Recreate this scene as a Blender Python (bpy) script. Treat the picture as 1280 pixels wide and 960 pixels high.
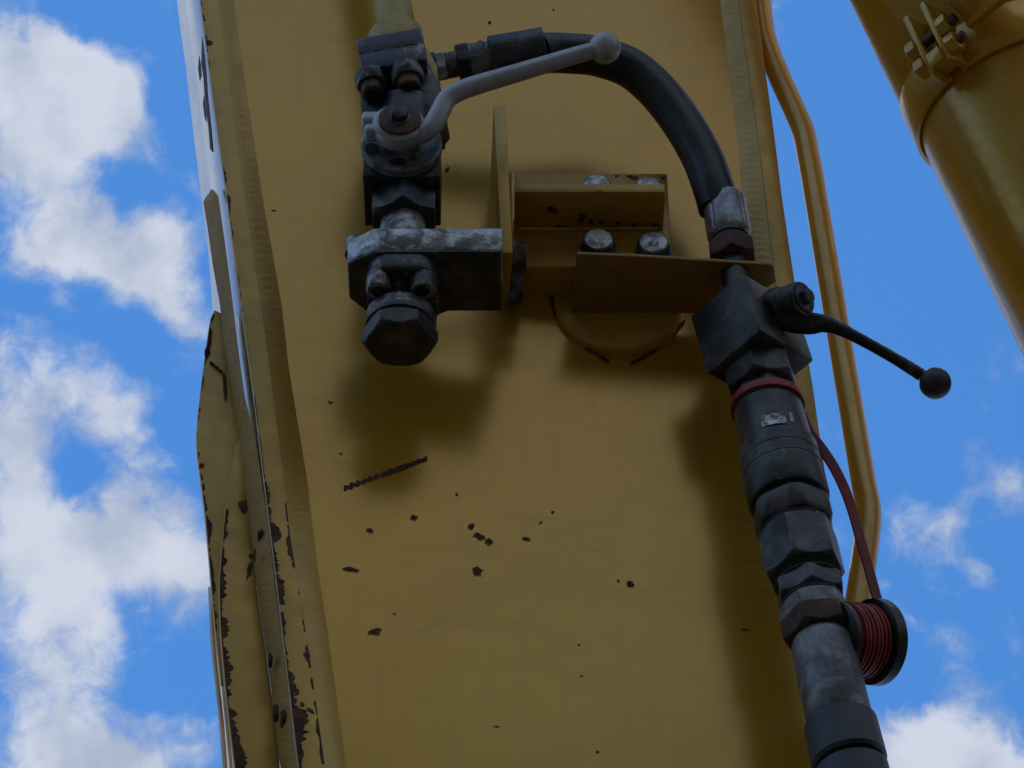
import bpy, bmesh, math, random
from mathutils import Vector, Matrix
R = math.radians
random.seed(7)
sc = bpy.context.scene
for o in list(bpy.data.objects): bpy.data.objects.remove(o)
COL = sc.collection

# ------------------------------------------------------------------ camera
S = 0.0008                       # metres per unit (one unit = one photo pixel at the boom plate)
ELEV = R(72); CAM = Vector((0, 0, 1.6)); DIST = 3.0
cr = Vector((1, 0, 0)); cf = Vector((0, math.cos(ELEV), math.sin(ELEV))); cu = cr.cross(cf)
FOC = DIST*36/(1280*S)
cam_d = bpy.data.cameras.new('camera'); cam = bpy.data.objects.new('camera', cam_d); COL.objects.link(cam)
cam_d.lens = FOC; cam_d.sensor_width = 36; cam_d.clip_start = 0.05; cam_d.clip_end = 2000
cam.matrix_world = Matrix.Translation(CAM) @ Matrix((cr, cu, -cf)).transposed().to_4x4()
sc.camera = cam
sc.render.resolution_x = 1024; sc.render.resolution_y = 768
sc.view_settings.view_transform = 'Standard'; sc.view_settings.look = 'None'
sc.view_settings.exposure = 0.45; sc.view_settings.gamma = 1
def ray(px, py):                 # world direction seen at photo position
    k = 36/1280/FOC
    return (cf + cr*((px-640)*k) - cu*((py-480)*k)).normalized()

# ------------------------------------------------------------------ sun and sky
SUN_EL, SUN_AZ = R(79), R(-48)    # azimuth measured from +Y towards +X: the sun stands behind the boom
sd = Vector((math.sin(SUN_AZ)*math.cos(SUN_EL), math.cos(SUN_AZ)*math.cos(SUN_EL), math.sin(SUN_EL)))
sl = bpy.data.lights.new('sun', 'SUN'); so = bpy.data.objects.new('sun', sl); COL.objects.link(so)
sl.energy = 2.3; sl.angle = R(0.5); sl.color = (1, .95, .88); so.location = (0, 6, 12)
so.rotation_euler = sd.to_track_quat('Z', 'Y').to_euler()

class NT:
    def __init__(s, nt): s.nt = nt; s.l = nt.links
    def n(s, t, **kw):
        x = s.nt.nodes.new(t)
        for k, v in kw.items():
            if k == 'ins':
                for a, b in v.items():
                    if isinstance(b, bpy.types.NodeSocket): s.l.new(b, x.inputs[a])
                    else: x.inputs[a].default_value = b
            else: setattr(x, k, v)
        return x
    def m(s, op, a, b=0.0, c=None, clamp=False):
        d = {0: a, 1: b}
        if c is not None: d[2] = c
        x = s.n('ShaderNodeMath', operation=op, ins=d); x.use_clamp = clamp
        return x.outputs[0]
    def mr(s, v, a, b, c=0.0, d=1.0, smooth=True):
        x = s.n('ShaderNodeMapRange', ins={0: v, 1: a, 2: b, 3: c, 4: d})
        if smooth: x.interpolation_type = 'SMOOTHSTEP'
        return x.outputs[0]
    def noise(s, vec, scale, detail=5, rough=.55, dist=0.0, col=False):
        x = s.n('ShaderNodeTexNoise', ins={'Vector': vec, 'Scale': scale, 'Detail': detail, 'Roughness': rough, 'Distortion': dist})
        return x.outputs['Color' if col else 'Fac']
    def mix(s, f, a, b, mode='MIX'):
        x = s.n('ShaderNodeMix', data_type='RGBA', blend_type=mode)
        for i, v in ((0, f), (6, a), (7, b)):
            if isinstance(v, bpy.types.NodeSocket): s.l.new(v, x.inputs[i])
            else: x.inputs[i].default_value = (*v, 1) if isinstance(v, tuple) and len(v) == 3 else v
        return x.outputs[2]

world = bpy.data.worlds.new('World'); sc.world = world; world.use_nodes = True
w = NT(world.node_tree); world.node_tree.nodes.clear()
sky = w.n('ShaderNodeTexSky', sky_type='NISHITA'); sky.sun_disc = False
sky.sun_elevation = SUN_EL; sky.sun_rotation = SUN_AZ; sky.air_density = 1.0; sky.dust_density = 0.0; sky.ozone_density = 4.0
tc = w.n('ShaderNodeTexCoord'); D = tc.outputs['Generated']
hs = w.n('ShaderNodeHueSaturation', ins={'Saturation': 1.22, 'Value': 1.0, 'Color': sky.outputs[0]})
# clouds: fractal noise over the sky direction, thicker where the heaps stand
blobs = [(60,110,120,.9),(120,130,110,.8),(20,200,90,.8),(70,300,80,.6),(130,310,90,.7),(200,330,80,.8),(235,410,60,.6),
         (20,60,70,.4),(30,440,80,.6),(110,490,75,.7),(160,545,60,.5),(20,560,80,.7),(20,650,90,.8),(90,690,100,.9),(180,660,90,.8),(230,720,80,.8),
         (60,790,90,.7),(140,830,80,.55),(60,920,80,.8),(150,960,80,.9),(250,930,40,.35),(1180,680,55,.36),(1130,650,45,.36),(1220,725,35,.28),
         (1180,820,50,.35),(1200,930,90,.85),(1130,960,70,.7),(1270,960,80,.7),(1260,600,50,.3),(1110,490,45,.3),(1215,490,40,.22),
         (-420,60,330,1.0),(-460,480,380,1.0),(-380,900,330,1.0)]
holes = [(230,130,60,.7),(170,240,50,.4),(170,430,50,.7),(225,540,60,.8),(30,370,45,.4),(110,600,40,.5),(200,850,55,.6),(235,860,50,.5),(60,20,60,.3),(140,30,60,.6),(1180,200,260,.8),(1050,400,120,.4),(1160,570,60,.3)]
k1 = 36/1280/FOC
wv = w.noise(D, 38.0, 3, .5, col=True)
warp = w.n('ShaderNodeVectorMath', operation='MULTIPLY_ADD', ins={0: wv, 1: (.022,)*3, 2: D})
DW0 = w.n('ShaderNodeVectorMath', operation='SUBTRACT', ins={0: warp.outputs[0], 1: (.011,)*3}).outputs[0]
acc = None
for sign, lst in ((1, blobs), (-1, holes)):
    for bx, by, br, bw in lst:
        dn = w.n('ShaderNodeVectorMath', operation='DISTANCE', ins={0: DW0, 1: tuple(ray(bx, by))})
        v = w.mr(dn.outputs['Value'], br*(1.27 if sign > 0 else 1.15)*k1, 0.0, 0.0, bw*sign)
        acc = v if acc is None else w.m('ADD', acc, v)
acc = w.m('MAXIMUM', w.m('MINIMUM', acc, 1.15), -1.0)
fbm = w.noise(D, 30.0, 9, .58, .35)
fine = w.noise(D, 95.0, 8, .6, .5)
big = w.noise(D, 3.2, 4, .5)
dens = w.m('ADD', w.m('MULTIPLY', w.m('SUBTRACT', fbm, .5), 2.0), w.m('MULTIPLY', w.m('SUBTRACT', fine, .5), 1.3))
dens = w.m('ADD', dens, w.m('MULTIPLY', acc, 1.3))
dcam = w.n('ShaderNodeVectorMath', operation='DISTANCE', ins={0: D, 1: tuple(cf)})
far = w.mr(dcam.outputs['Value'], .20, .34, 0, 1)      # beyond the framed heaps scattered cloud goes on over the whole sky
dens = w.m('ADD', dens, w.m('MULTIPLY', w.m('MULTIPLY', w.m('SUBTRACT', big, .37), 4.0), far))
mask = w.mr(dens, .05, 1.15)
shade = w.noise(D, 42.0, 6, .5)
ccol = w.mix(w.mr(w.m('ADD', w.m('MULTIPLY', shade, 1.0), w.m('MULTIPLY', mask, -.22)), .12, .55), (.47, .505, .58), (.30, .35, .45))
sunward = w.n('ShaderNodeVectorMath', operation='DOT_PRODUCT', ins={0: D, 1: tuple(sd)})
ccol = w.mix(w.mr(sunward.outputs['Value'], .75, -.1), ccol, (.60, .55, .46), 'MIX')   # cloud lit face-on, away from the sun, is warmer and brighter
bg1 = w.n('ShaderNodeBackground', ins={'Color': hs.outputs[0], 'Strength': .137})
bg2 = w.n('ShaderNodeBackground', ins={'Color': ccol, 'Strength': 1.0})
ms = w.n('ShaderNodeMixShader', ins={0: w.m('MULTIPLY', mask, .97), 1: bg1.outputs[0], 2: bg2.outputs[0]})
wo = w.n('ShaderNodeOutputWorld'); w.l.new(ms.outputs[0], wo.inputs[0])

# ------------------------------------------------------------------ frames of reference
SE = math.sin(R(48.6)); CE = math.cos(R(48.6))
def camv(v): return (cr*v[0] + cu*v[1] - cf*v[2])
class Fr:
    def __init__(s, o, x, y, z): s.o, s.x, s.y, s.z = o, x.normalized(), y.normalized(), z.normalized()
    def w(s, p): return s.o + (s.x*p[0] + s.y*p[1] + s.z*p[2])*S
    def dirw(s, p): return (s.x*p[0] + s.y*p[1] + s.z*p[2]).normalized()
    def hit(s, px, py, ax, val):
        a = (s.x, s.y, s.z)['xyz'.index(ax)]; d = ray(px, py)
        return CAM + d*((s.o + a*(val*S) - CAM).dot(a)/d.dot(a))
    def at(s, px, py, ax='z', val=0.0):
        q = (s.hit(px, py, ax, val) - s.o)/S
        return (q.dot(s.x), q.dot(s.y), q.dot(s.z))
P0 = CAM + cf*DIST
y1 = -.08; z1 = -y1*SE/CE; x1 = math.sqrt(1 - y1*y1 - z1*z1)
r1 = Vector((x1, y1, z1)); r2 = Vector((0, SE, CE)); r3 = r1.cross(r2)
B = Fr(P0, camv((r1.x, r2.x, r3.x)), camv((r1.y, r2.y, r3.y)), camv((r1.z, r2.z, r3.z)))
def frame(px, py, z0, roll=0.0, yaw=0.0):
    """axes square to the view but tipped like the boom; roll turns it in the picture, yaw turns it about its own y"""
    rm = Matrix.Rotation(R(roll), 3, 'Z'); ym = Matrix.Rotation(R(yaw), 3, 'Y')
    base = Matrix(((1, 0, 0), (0, SE, CE), (0, -CE, SE)))      # columns x, y, z in camera axes
    m = rm @ base @ ym
    c = [camv(m.col[i]) for i in range(3)]
    return Fr(B.hit(px, py, 'z', z0), *c)
def axisframe(px, py, z0, d):
    zz = camv(Vector(d).normalized()); xx = cu.cross(zz).normalized()
    return Fr(B.hit(px, py, 'z', z0), xx, zz.cross(xx), zz)

# ------------------------------------------------------------------ materials
def pmat(name): 
    m = bpy.data.materials.new(name); m.use_nodes = True; t = NT(m.node_tree)
    b = m.node_tree.nodes['Principled BSDF']; c = t.n('ShaderNodeTexCoord').outputs['Object']
    return m, t, b, c
def setin(t, b, **kw):
    for k, v in kw.items():
        k = k.replace('_', ' ')
        if isinstance(v, bpy.types.NodeSocket): t.l.new(v, b.inputs[k])
        else: b.inputs[k].default_value = (*v, 1) if isinstance(v, tuple) and len(v) == 3 else v
def paint(name, base, rough=.3, grime=.35, wave=.15, gcol=(.13, .10, .05), coat=.12, streak=0, fine=.03, scr=.0, spec=.6, ior=2.0, tint=(1, .74, .30)):
    m, t, b, c = pmat(name)
    n1 = t.noise(c, 5.0, 6, .6); n2 = t.noise(c, 45.0, 6, .65); n3 = t.noise(c, 260.0, 4, .7)
    g = t.m('MULTIPLY', t.mr(t.m('ADD', t.m('MULTIPLY', n1, .6), t.m('MULTIPLY', n2, .4)), .42, .68), grime)
    col = t.mix(g, base, gcol)
    col = t.mix(t.m('MULTIPLY', t.mr(n3, .62, .78), .25), col, (.10, .06, .03))
    if scr:
        mp = t.n('ShaderNodeMapping', ins={'Vector': c, 'Rotation': (R(30), R(20), R(35)), 'Scale': (4, 60, 60)})
        s1 = t.mr(t.noise(mp.outputs[0], 3.0, 5, .6, .6), .60, .66)
        mp2 = t.n('ShaderNodeMapping', ins={'Vector': c, 'Rotation': (R(-20), R(60), R(-40)), 'Scale': (5, 70, 70)})
        s2 = t.mr(t.noise(mp2.outputs[0], 2.0, 5, .6, .9), .62, .67)
        col = t.mix(t.m('MULTIPLY', t.m('MULTIPLY', t.m('MAXIMUM', s1, s2), t.mr(n1, .45, .6)), scr), col, (.33, .26, .13))
    if streak:
        du = t.n('ShaderNodeVectorMath', operation='DOT_PRODUCT', ins={0: c, 1: tuple(B.x)}).outputs['Value']
        dv = t.n('ShaderNodeVectorMath', operation='DOT_PRODUCT', ins={0: c, 1: tuple(B.y)}).outputs['Value']
        cv = t.n('ShaderNodeCombineXYZ', ins={0: t.m('MULTIPLY', du, 70.0), 1: t.m('MULTIPLY', dv, 2.2)}).outputs[0]
        st = t.mr(t.noise(cv, 1.0, 5, .6, .3), .52, .72)
        col = t.mix(t.m('MULTIPLY', st, .22), col, (.17, .12, .05))
        cv2 = t.n('ShaderNodeCombineXYZ', ins={0: t.m('MULTIPLY', du, 9.0), 1: t.m('MULTIPLY', dv, 6.0)}).outputs[0]
        arc = t.n('ShaderNodeTexWave', wave_type='RINGS', ins={'Vector': cv2, 'Scale': 1.3, 'Distortion': 6.0, 'Detail': 3.0, 'Detail Scale': 1.2}).outputs['Fac']
        col = t.mix(t.m('MULTIPLY', t.m('MULTIPLY', t.mr(arc, .965, 1.0), t.mr(n1, .46, .60)), .30), col, (.12, .085, .04))
    rv = .3 if streak else 1.0
    r = t.m('ADD', t.m('MULTIPLY', t.mr(n2, .3, .75), .14*rv), t.m('ADD', rough - .05 + .12*(1-rv), t.m('MULTIPLY', t.mr(n1, .4, .7), .10*rv)))
    h = t.m('ADD', t.m('MULTIPLY', t.noise(c, 3.5, 2, .4), wave), t.m('ADD', t.m('MULTIPLY', n2, fine*.12*rv), t.m('MULTIPLY', n3, fine*.03)))
    bp = t.n('ShaderNodeBump', ins={'Height': h, 'Strength': 1.0, 'Distance': .012})
    setin(t, b, Base_Color=col, Roughness=r, Normal=bp.outputs[0], Specular_IOR_Level=spec, IOR=ior, Specular_Tint=tint, Coat_Weight=coat, Coat_IOR=1.65, Coat_Roughness=max(.12, rough-.04), Coat_Normal=bp.outputs[0])
    return m
def metal(name, dark, light, lo=.5, hi=.68, rough=.5, met=.0, scale=55, bump=.15, rust=0.0, spec=.5, rcol=(.10, .035, .018), wear=.85):
    m, t, b, c = pmat(name)
    n1 = t.noise(c, scale, 7, .68, .5); n2 = t.noise(c, scale*.25, 3, .5); n3 = t.noise(c, scale*6, 4, .7)
    f = t.mr(t.m('ADD', t.m('MULTIPLY', n1, .7), t.m('MULTIPLY', n2, .3)), lo, hi)
    col = t.mix(f, dark, light)
    if rust:
        col = t.mix(t.m('MULTIPLY', t.mr(t.noise(c, scale*.5, 6, .7), .66-rust*.35, .72-rust*.2), .85), col, rcol)
    col = t.mix(t.m('MULTIPLY', t.mr(n3, .5, .8), .35), col, tuple(x*.4 for x in dark))
    if wear:
        bv = t.n('ShaderNodeBevel', ins={'Radius': .0022}); bv.samples = 4
        geo = t.n('ShaderNodeNewGeometry')
        dt = t.n('ShaderNodeVectorMath', operation='DOT_PRODUCT', ins={0: bv.outputs[0], 1: geo.outputs['Normal']}).outputs['Value']
        em = t.m('MULTIPLY', t.mr(dt, .985, .86), t.mr(n1, .40, .62))
        col = t.mix(t.m('MULTIPLY', em, wear), col, tuple(min(.6, x*1.6+.08) for x in light))
    bp = t.n('ShaderNodeBump', ins={'Height': t.m('ADD', n1, t.m('MULTIPLY', n3, .5)), 'Strength': bump, 'Distance': .001})
    setin(t, b, Base_Color=col, Roughness=t.m('ADD', rough, t.m('MULTIPLY', t.m('SUBTRACT', n1, .5), .3)), Metallic=met, Normal=bp.outputs[0], Specular_IOR_Level=spec)
    return m
YEL = (.47, .245, .016)
M = dict(
 plate=paint('yellow_plate_paint', YEL, .19, .10, .02, scr=.3, streak=1),
 edge=paint('yellow_edge_paint', (.48, .26, .03), .38, .4, .03),
 weld=paint('yellow_weld_paint', (.50, .27, .02), .34, .35, .03, fine=.08),
 weld_dull=paint('dull_weld_paint', (.44, .26, .05), .40, .35, .03, gcol=(.20, .14, .07), fine=.1),  # duller tone than the left weld, used on the right one
 bead=paint('aged_bead_paint', (.36, .21, .05), .6, .45, .03, gcol=(.15, .10, .05), fine=.12, spec=.25, coat=0, ior=1.5),
 side=paint('yellow_side_paint', (.46, .30, .07), .24, .3, .03, fine=.02, coat=1.0, tint=(1, .95, .85)),
 bracket=paint('bracket_paint', (.44, .23, .02), .42, .35, .03, fine=.08),
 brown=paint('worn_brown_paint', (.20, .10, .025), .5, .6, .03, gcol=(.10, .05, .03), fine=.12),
 pipe=paint('yellow_tube_paint', (.64, .35, .03), .34, .2, .02, coat=.5),
 cyl=paint('cylinder_paint', (.56, .28, .018), .20, .35, .03),
 oldyel=paint('dusty_yellow_paint', (.36, .27, .06), .45, .8, .03, gcol=(.16, .14, .07), fine=.1),
 rust=metal('dark_rust', (.038, .015, .010), (.15, .055, .03), .4, .65, .85, 0, 120, .6, wear=0),
 rustmetal=metal('rusted_steel', (.035, .02, .016), (.13, .062, .036), .4, .65, .6, .3, 70, .4),
 black=metal('black_steel', (.012, .0135, .016), (.13, .135, .145), .50, .74, .36, .25, 45, .25),
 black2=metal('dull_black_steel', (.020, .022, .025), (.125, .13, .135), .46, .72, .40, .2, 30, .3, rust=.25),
 purple=metal('phosphated_steel', (.04, .041, .05), (.40, .39, .33), .50, .70, .42, .35, 75, .25),
 grey=metal('grey_cast_steel', (.075, .08, .085), (.27, .28, .29), .42, .66, .5, .4, 40, .3),
 zinc=metal('stained_zinc', (.075, .072, .062), (.60, .65, .70), .42, .66, .42, .45, 62, .3, rust=.12, rcol=(.14, .09, .05)),
 silver=metal('silver_lever_paint', (.26, .275, .30), (.38, .40, .43), .40, .62, .42, .35, 26, .12, wear=0),
 ball=metal('silver_ball_paint', (.22, .23, .24), (.46, .46, .45), .42, .58, .5, .25, 30, .2, wear=0),
 crimp=metal('crimped_ferrule', (.16, .17, .19), (.46, .48, .50), .42, .64, .38, .55, 40, .3),
 dark_crimp=metal('blackened_ferrule', (.03, .032, .036), (.12, .125, .13), .48, .7, .42, .3, 40, .25),
 rubber=metal('black_rubber', (.005, .0055, .008), (.030, .033, .048), .50, .72, .40, 0, 35, .3, spec=.5, wear=0),
 hosewrap=metal('blue_black_hose_cover', (.012, .015, .022), (.05, .057, .075), .42, .68, .5, 0, 22, .15, wear=0),
 red=metal('red_rubber', (.19, .014, .012), (.32, .03, .026), .42, .62, .5, 0, 40, .15, wear=0),
 bolt=metal('galvanised_bolt', (.20, .21, .23), (.62, .66, .70), .42, .58, .45, .4, 110, .3),
 boltdark=metal('dark_bolt', (.03, .035, .045), (.14, .15, .17), .42, .65, .45, .4, 60, .3, rust=.3),
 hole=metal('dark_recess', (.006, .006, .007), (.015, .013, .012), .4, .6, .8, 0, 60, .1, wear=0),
 sticker=metal('torn_label_paper', (.10, .10, .11), (.62, .63, .64), .46, .58, .6, 0, 190, .2, wear=0),
 hill_cover=metal('unseen_hill_cover', (.012, .022, .008), (.05, .075, .022), .35, .65, .95, 0, .5, .8, wear=0),
 soil=metal('ground_soil', (.02, .017, .014), (.06, .05, .038), .35, .7, .95, 0, 1.2, .6, wear=0),
)

# ------------------------------------------------------------------ mesh helpers
def new_root(name, label, cat, base, group=None):
    o = bpy.data.objects.new(name, None); COL.objects.link(o); o.location = base; o.empty_display_size = .03
    o['label'] = label; o['category'] = cat
    if group: o['group'] = group
    return o
def obj(name, bm, mat, parent=None, bevel=0.0, angle=35, base=None, bseg=2):
    bmesh.ops.remove_doubles(bm, verts=bm.verts, dist=1e-6)
    bmesh.ops.recalc_face_normals(bm, faces=bm.faces)
    if bevel:
        es = [e for e in bm.edges if len(e.link_faces) == 2 and e.calc_face_angle(0) > R(30)]
        bmesh.ops.bevel(bm, geom=es, offset=bevel*S, segments=bseg, profile=.5, affect='EDGES', clamp_overlap=True)
    root = parent
    while root is not None and root.parent is not None: root = root.parent
    loc = root.location if root is not None else (base if base is not None else Vector((0, 0, 0)))
    for v in bm.verts: v.co = v.co - Vector(loc)
    me = bpy.data.meshes.new(name); bm.to_mesh(me); bm.free()
    me.shade_smooth(); me.set_sharp_from_angle(angle=R(angle))
    me.materials.append(M[mat] if isinstance(mat, str) else mat)
    o = bpy.data.objects.new(name, me); COL.objects.link(o)
    if parent is not None: o.parent = parent
    else: o.location = loc
    return o
def BM(): return bmesh.new()
def loft(bm, rings, cap=True, closed=False):
    vr = [[bm.verts.new(p) for p in r] for r in rings]
    n = len(vr[0])
    for a, b in zip(vr, vr[1:] + ([vr[0]] if closed else [])):
        for i in range(n):
            j = (i+1) % n
            try: bm.faces.new((a[i], a[j], b[j], b[i]))
            except ValueError: pass
    if cap and not closed:
        bm.faces.new(vr[0][::-1]); bm.faces.new(vr[-1])
def prism_w(bm, pts, vec):        # world polygon extruded by a world vector
    loft(bm, [pts, [p + vec for p in pts]])
def prism(bm, fr, pts, ax, lo, hi):
    """pts: 2-D outline in the two other axes (cyclic order), extruded along ax"""
    def full(p, v):
        return {'x': (v, p[0], p[1]), 'y': (p[0], v, p[1]), 'z': (p[0], p[1], v)}[ax]
    loft(bm, [[fr.w(full(p, v)) for p in pts] for v in (lo, hi)])
def box(bm, fr, x0, x1, y0, y1, z0, z1): prism(bm, fr, [(x0, y0), (x1, y0), (x1, y1), (x0, y1)], 'z', z0, z1)
def lathe(bm, fr, ax, c, prof, n=48, phase=0.0, shape=None):
    """rings round an axis through c=(u,v); prof [(t, r), ...]; shape(theta, t, r) may change the radius"""
    rings = []
    for t, r in prof:
        ring = []
        for i in range(n):
            th = 2*math.pi*i/n + phase
            rr = shape(th, t, r) if shape else r
            a, b = c[0] + rr*math.cos(th), c[1] + rr*math.sin(th)
            ring.append(fr.w({'x': (t, a, b), 'y': (a, t, b), 'z': (a, b, t)}[ax]))
        rings.append(ring)
    loft(bm, rings)
def hexr(th, rot=0.0):            # hexagon radius for unit circumradius
    a = (th - rot) % (math.pi/3) - math.pi/6
    return math.cos(math.pi/6)/math.cos(a)
def hexnut(bm, fr, ax, c, t0, t1, Rr, rot=0.0, ch0=True, ch1=True, n=72):
    """hex prism with turned, chamfered ends"""
    L = t1 - t0; sg = 1 if L > 0 else -1; ap = Rr*.866
    ds = [0, .03*Rr, .06*Rr, .09*Rr, .12*Rr]
    prof = []
    for d in ds: prof.append((t0 + sg*d, d if ch0 else 99))
    for d in ds[::-1]: prof.append((t1 - sg*d, d if ch1 else 99))
    def sh(th, t, r): return min(Rr*hexr(th, rot), (ap*.96 + r*1.55) if r < 90 else 1e9)
    lathe(bm, fr, ax, c, prof, n, rot, sh)
def tube(bm, pts, rads, n=24, cap=True, flat=None):
    """swept round bar through world points"""
    if not isinstance(rads, (list, tuple)): rads = [rads]*len(pts)
    rings = []; up = None
    for i, p in enumerate(pts):
        a = pts[max(i-1, 0)]; b = pts[min(i+1, len(pts)-1)]
        t = (b - a).normalized()
        if up is None: up = t.orthogonal().normalized()
        up = (up - t*up.dot(t)).normalized(); sd_ = t.cross(up)
        rings.append([p + (up*math.cos(2*math.pi*k/n) + sd_*math.sin(2*math.pi*k/n))*rads[i]*S for k in range(n)])
    loft(bm, rings, cap)
def smooth(pts, k=8):             # Catmull-Rom through points
    out = []; P = [pts[0]*2 - pts[1]] + list(pts) + [pts[-1]*2 - pts[-2]]
    for i in range(1, len(P)-2):
        a, b, c, d = P[i-1], P[i], P[i+1], P[i+2]
        for j in range(k):
            t = j/k
            out.append(.5*((2*b) + (c-a)*t + (2*a-5*b+4*c-d)*t*t + (3*b-a-3*c+d)*t**3))
    out.append(P[-2]); return out
def sphere(bm, cw, r):
    bmesh.ops.create_uvsphere(bm, u_segments=40, v_segments=24, radius=r*S, matrix=Matrix.Translation(cw))
def interp(line, y):              # x of a photo line [(x,y)...] at height y, extrapolated at the ends
    for (xa, ya), (xb, yb) in zip(line, line[1:]):
        if y <= yb: break
    return xa + (xb-xa)*(y-ya)/(yb-ya)
def plane_hit(px, py, p, nrm):
    d = ray(px, py); return CAM + d*((p-CAM).dot(nrm)/d.dot(nrm))

# ------------------------------------------------------------------ ground
bm = BM(); g = 600
bm.faces.new([bm.verts.new(p) for p in ((-g, -g, 0), (g, -g, 0), (g, g, 0), (-g, g, 0))])
gr = obj('ground', bm, 'soil'); gr['kind'] = 'structure'

# unseen hill ring, added to darken the low sky the plate reflects
from mathutils import noise as mn
bm = BM(); rows = []; na = 180
for j, (rad, hk) in enumerate(((48, 0), (54, .35), (60, .75), (68, 1.0), (80, 1.12), (100, 1.0), (140, .8), (220, 0))):
    row = []
    for i in range(na):
        th = 2*math.pi*i/na; dx, dy = math.cos(th), math.sin(th)
        h = (9.5 + 4*mn.noise(Vector((dx*2.2, dy*2.2, .3))) + 2.2*mn.noise(Vector((dx*9, dy*9, j*.7))) + 1.0*mn.noise(Vector((dx*30, dy*30, j*1.9))))*hk
        row.append(bm.verts.new((dx*rad, dy*rad, h - .3)))
    rows.append(row)
for ra, rb in zip(rows, rows[1:]):
    for i in range(na): bm.faces.new((ra[i], ra[(i+1) % na], rb[(i+1) % na], rb[i]))
hl_ = obj('unseen_hills', bm, 'hill_cover', angle=80); hl_['kind'] = 'structure'

# ------------------------------------------------------------------ excavator boom
boom = new_root('excavator_boom', 'long yellow welded steel boom plate with rust chips rising behind the valves', 'boom', B.w((0, -900, 0)))
L1 = [(249,0),(267,140),(282,245),(300,380),(316,495),(330,612),(344,725),(355,817),(372,960)]
WL = [(272,0),(292,140),(305,240),(326,380),(337,460),(355,617),(367,642),(374,705),(387,817),(407,960)]
WL = [(272,0),(291,140),(305,240),(326,380),(337,460),(357,617),(364,675),(374,735),(387,817),(407,960)]
WR = [(292,0),(312,140),(327,240),(352,380),(361,460),(384,600),(391,660),(398,715),(411,800),(433,960)]
XL = [(900,0),(923,180),(927,240),(938,311),(971,600),(1018,960)]
XR = [(922,0),(948,180),(955,240),(964,311),(1000,600),(1050,960)]
R1 = [(945,0),(970,180),(977,240),(994,355),(1016,480),(1033,600),(1050,717),(1085,960)]
YS = [-900, -500, -250, -100] + list(range(0, 961, 40)) + [1060, 1200, 1500, 1900]
ZS = 14.0                          # the side plates stand proud of the bottom plate
def strip(la, za, lb, zb):
    return [(B.hit(interp(la, y), y, 'z', za), B.hit(interp(lb, y), y, 'z', zb)) for y in YS]
# bottom plate as a thick slab
bm = BM()
pr = strip(WL, -2, XR, -2)
N = 10; top = []
for a, b in pr: top.append([bm.verts.new(a.lerp(b, i/N)) for i in range(N+1)])
for ra, rb in zip(top, top[1:]):
    for i in range(N): bm.faces.new((ra[i], rb[i], rb[i+1], ra[i+1]))
for v in bm.verts: v.co = v.co + B.z*(2*S)
ret = bmesh.ops.extrude_face_region(bm, geom=bm.faces[:])
for v in [e for e in ret['geom'] if isinstance(e, bmesh.types.BMVert)]: v.co -= B.z*(16*S)
obj('bottom_plate', bm, 'plate', boom)
# side plates: narrow edges facing the ground, broad faces running up and away
DEPTHL = [(221,0),(226,40),(232,82),(241,160),(249,225),(253,260),(260,310),(265,375),(268,450),(268,600),(266,740),(272,850),(280,960)]
pa = B.hit(249, 0, 'z', ZS); pb = B.hit(372, 960, 'z', ZS)
SN = (pb-pa).cross(B.z).normalized()
bm = BM(); rings = []
for y in YS:
    e0 = B.hit(interp(L1, y), y, 'z', ZS); e1 = B.hit(interp(WL, y), y, 'z', ZS)
    o0 = plane_hit(interp(DEPTHL, max(min(y, 960), 0)) - interp(L1, max(min(y, 960), 0)) + interp(L1, y), y, e0, SN)
    d = o0 - e0
    rings.append([e0, e1, e1 + d, o0])
loft(bm, rings); obj('side_plate', bm, 'side', boom, bevel=1.5)
bm = BM(); rings = []
for y in YS:
    e0 = B.hit(interp(XR, y), y, 'z', ZS*.8); e1 = B.hit(interp(R1, y), y, 'z', ZS*.8)
    rings.append([e0, e1, e1 - B.z*(330*S), e0 - B.z*(330*S)])
loft(bm, rings); obj('side_plate', bm, 'edge', boom, bevel=2.0)
# painted face of the left plate edge (matte, separate coat)
bm = BM(); rings = []
for y in YS:
    e0 = B.hit(interp(L1, y)+1.6, y, 'z', ZS+.6); e1 = B.hit(interp(WL, y)+.5, y, 'z', ZS+.6)
    rings.append([e0, e1, e1 - B.z*(3*S), e0 - B.z*(3*S)])
loft(bm, rings); obj('edge_strip', bm, 'edge', boom, bevel=.6)
def weld(name, la, za, lb, zb, bulge, lam, mat, amp=.8, y0=-900, y1=1500, step=2.0, across=10, taper=None):
    """weld bead swept between two seams, with crescent ripples"""
    bm = BM(); rows = []; y = y0; ph = 0.0
    while y <= y1:
        fine = -20 <= y <= 980
        a = B.hit(interp(la, y), y, 'z', za); b = B.hit(interp(lb, y), y, 'z', zb)
        k = 1.0
        row = []
        for i in range(across+1):
            t = i/across; s = math.sin(math.pi*t)
            h = bulge*s
            if fine:
                h += amp*s*math.sin(2*math.pi*(y/lam) + 2.6*s + ph) + random.uniform(-.22, .22)
            row.append(bm.verts.new(a.lerp(b, t) + B.z*(h*S)))
        rows.append(row)
        ph += random.uniform(-.5, .5)
        y += step if fine else 40
    for ra, rb in zip(rows, rows[1:]):
        for i in range(across): bm.faces.new((ra[i], rb[i], rb[i+1], ra[i+1]))
    return obj(name, bm, mat, boom, angle=80)
weld('weld_bead', WL, ZS+.5, WR, .3, 1.2, 9.0, 'weld', .14)
weld('weld_bead', XL, .3, XR, ZS*.8+.5, 1.2, 8.0, 'weld_dull', .38)
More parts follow.
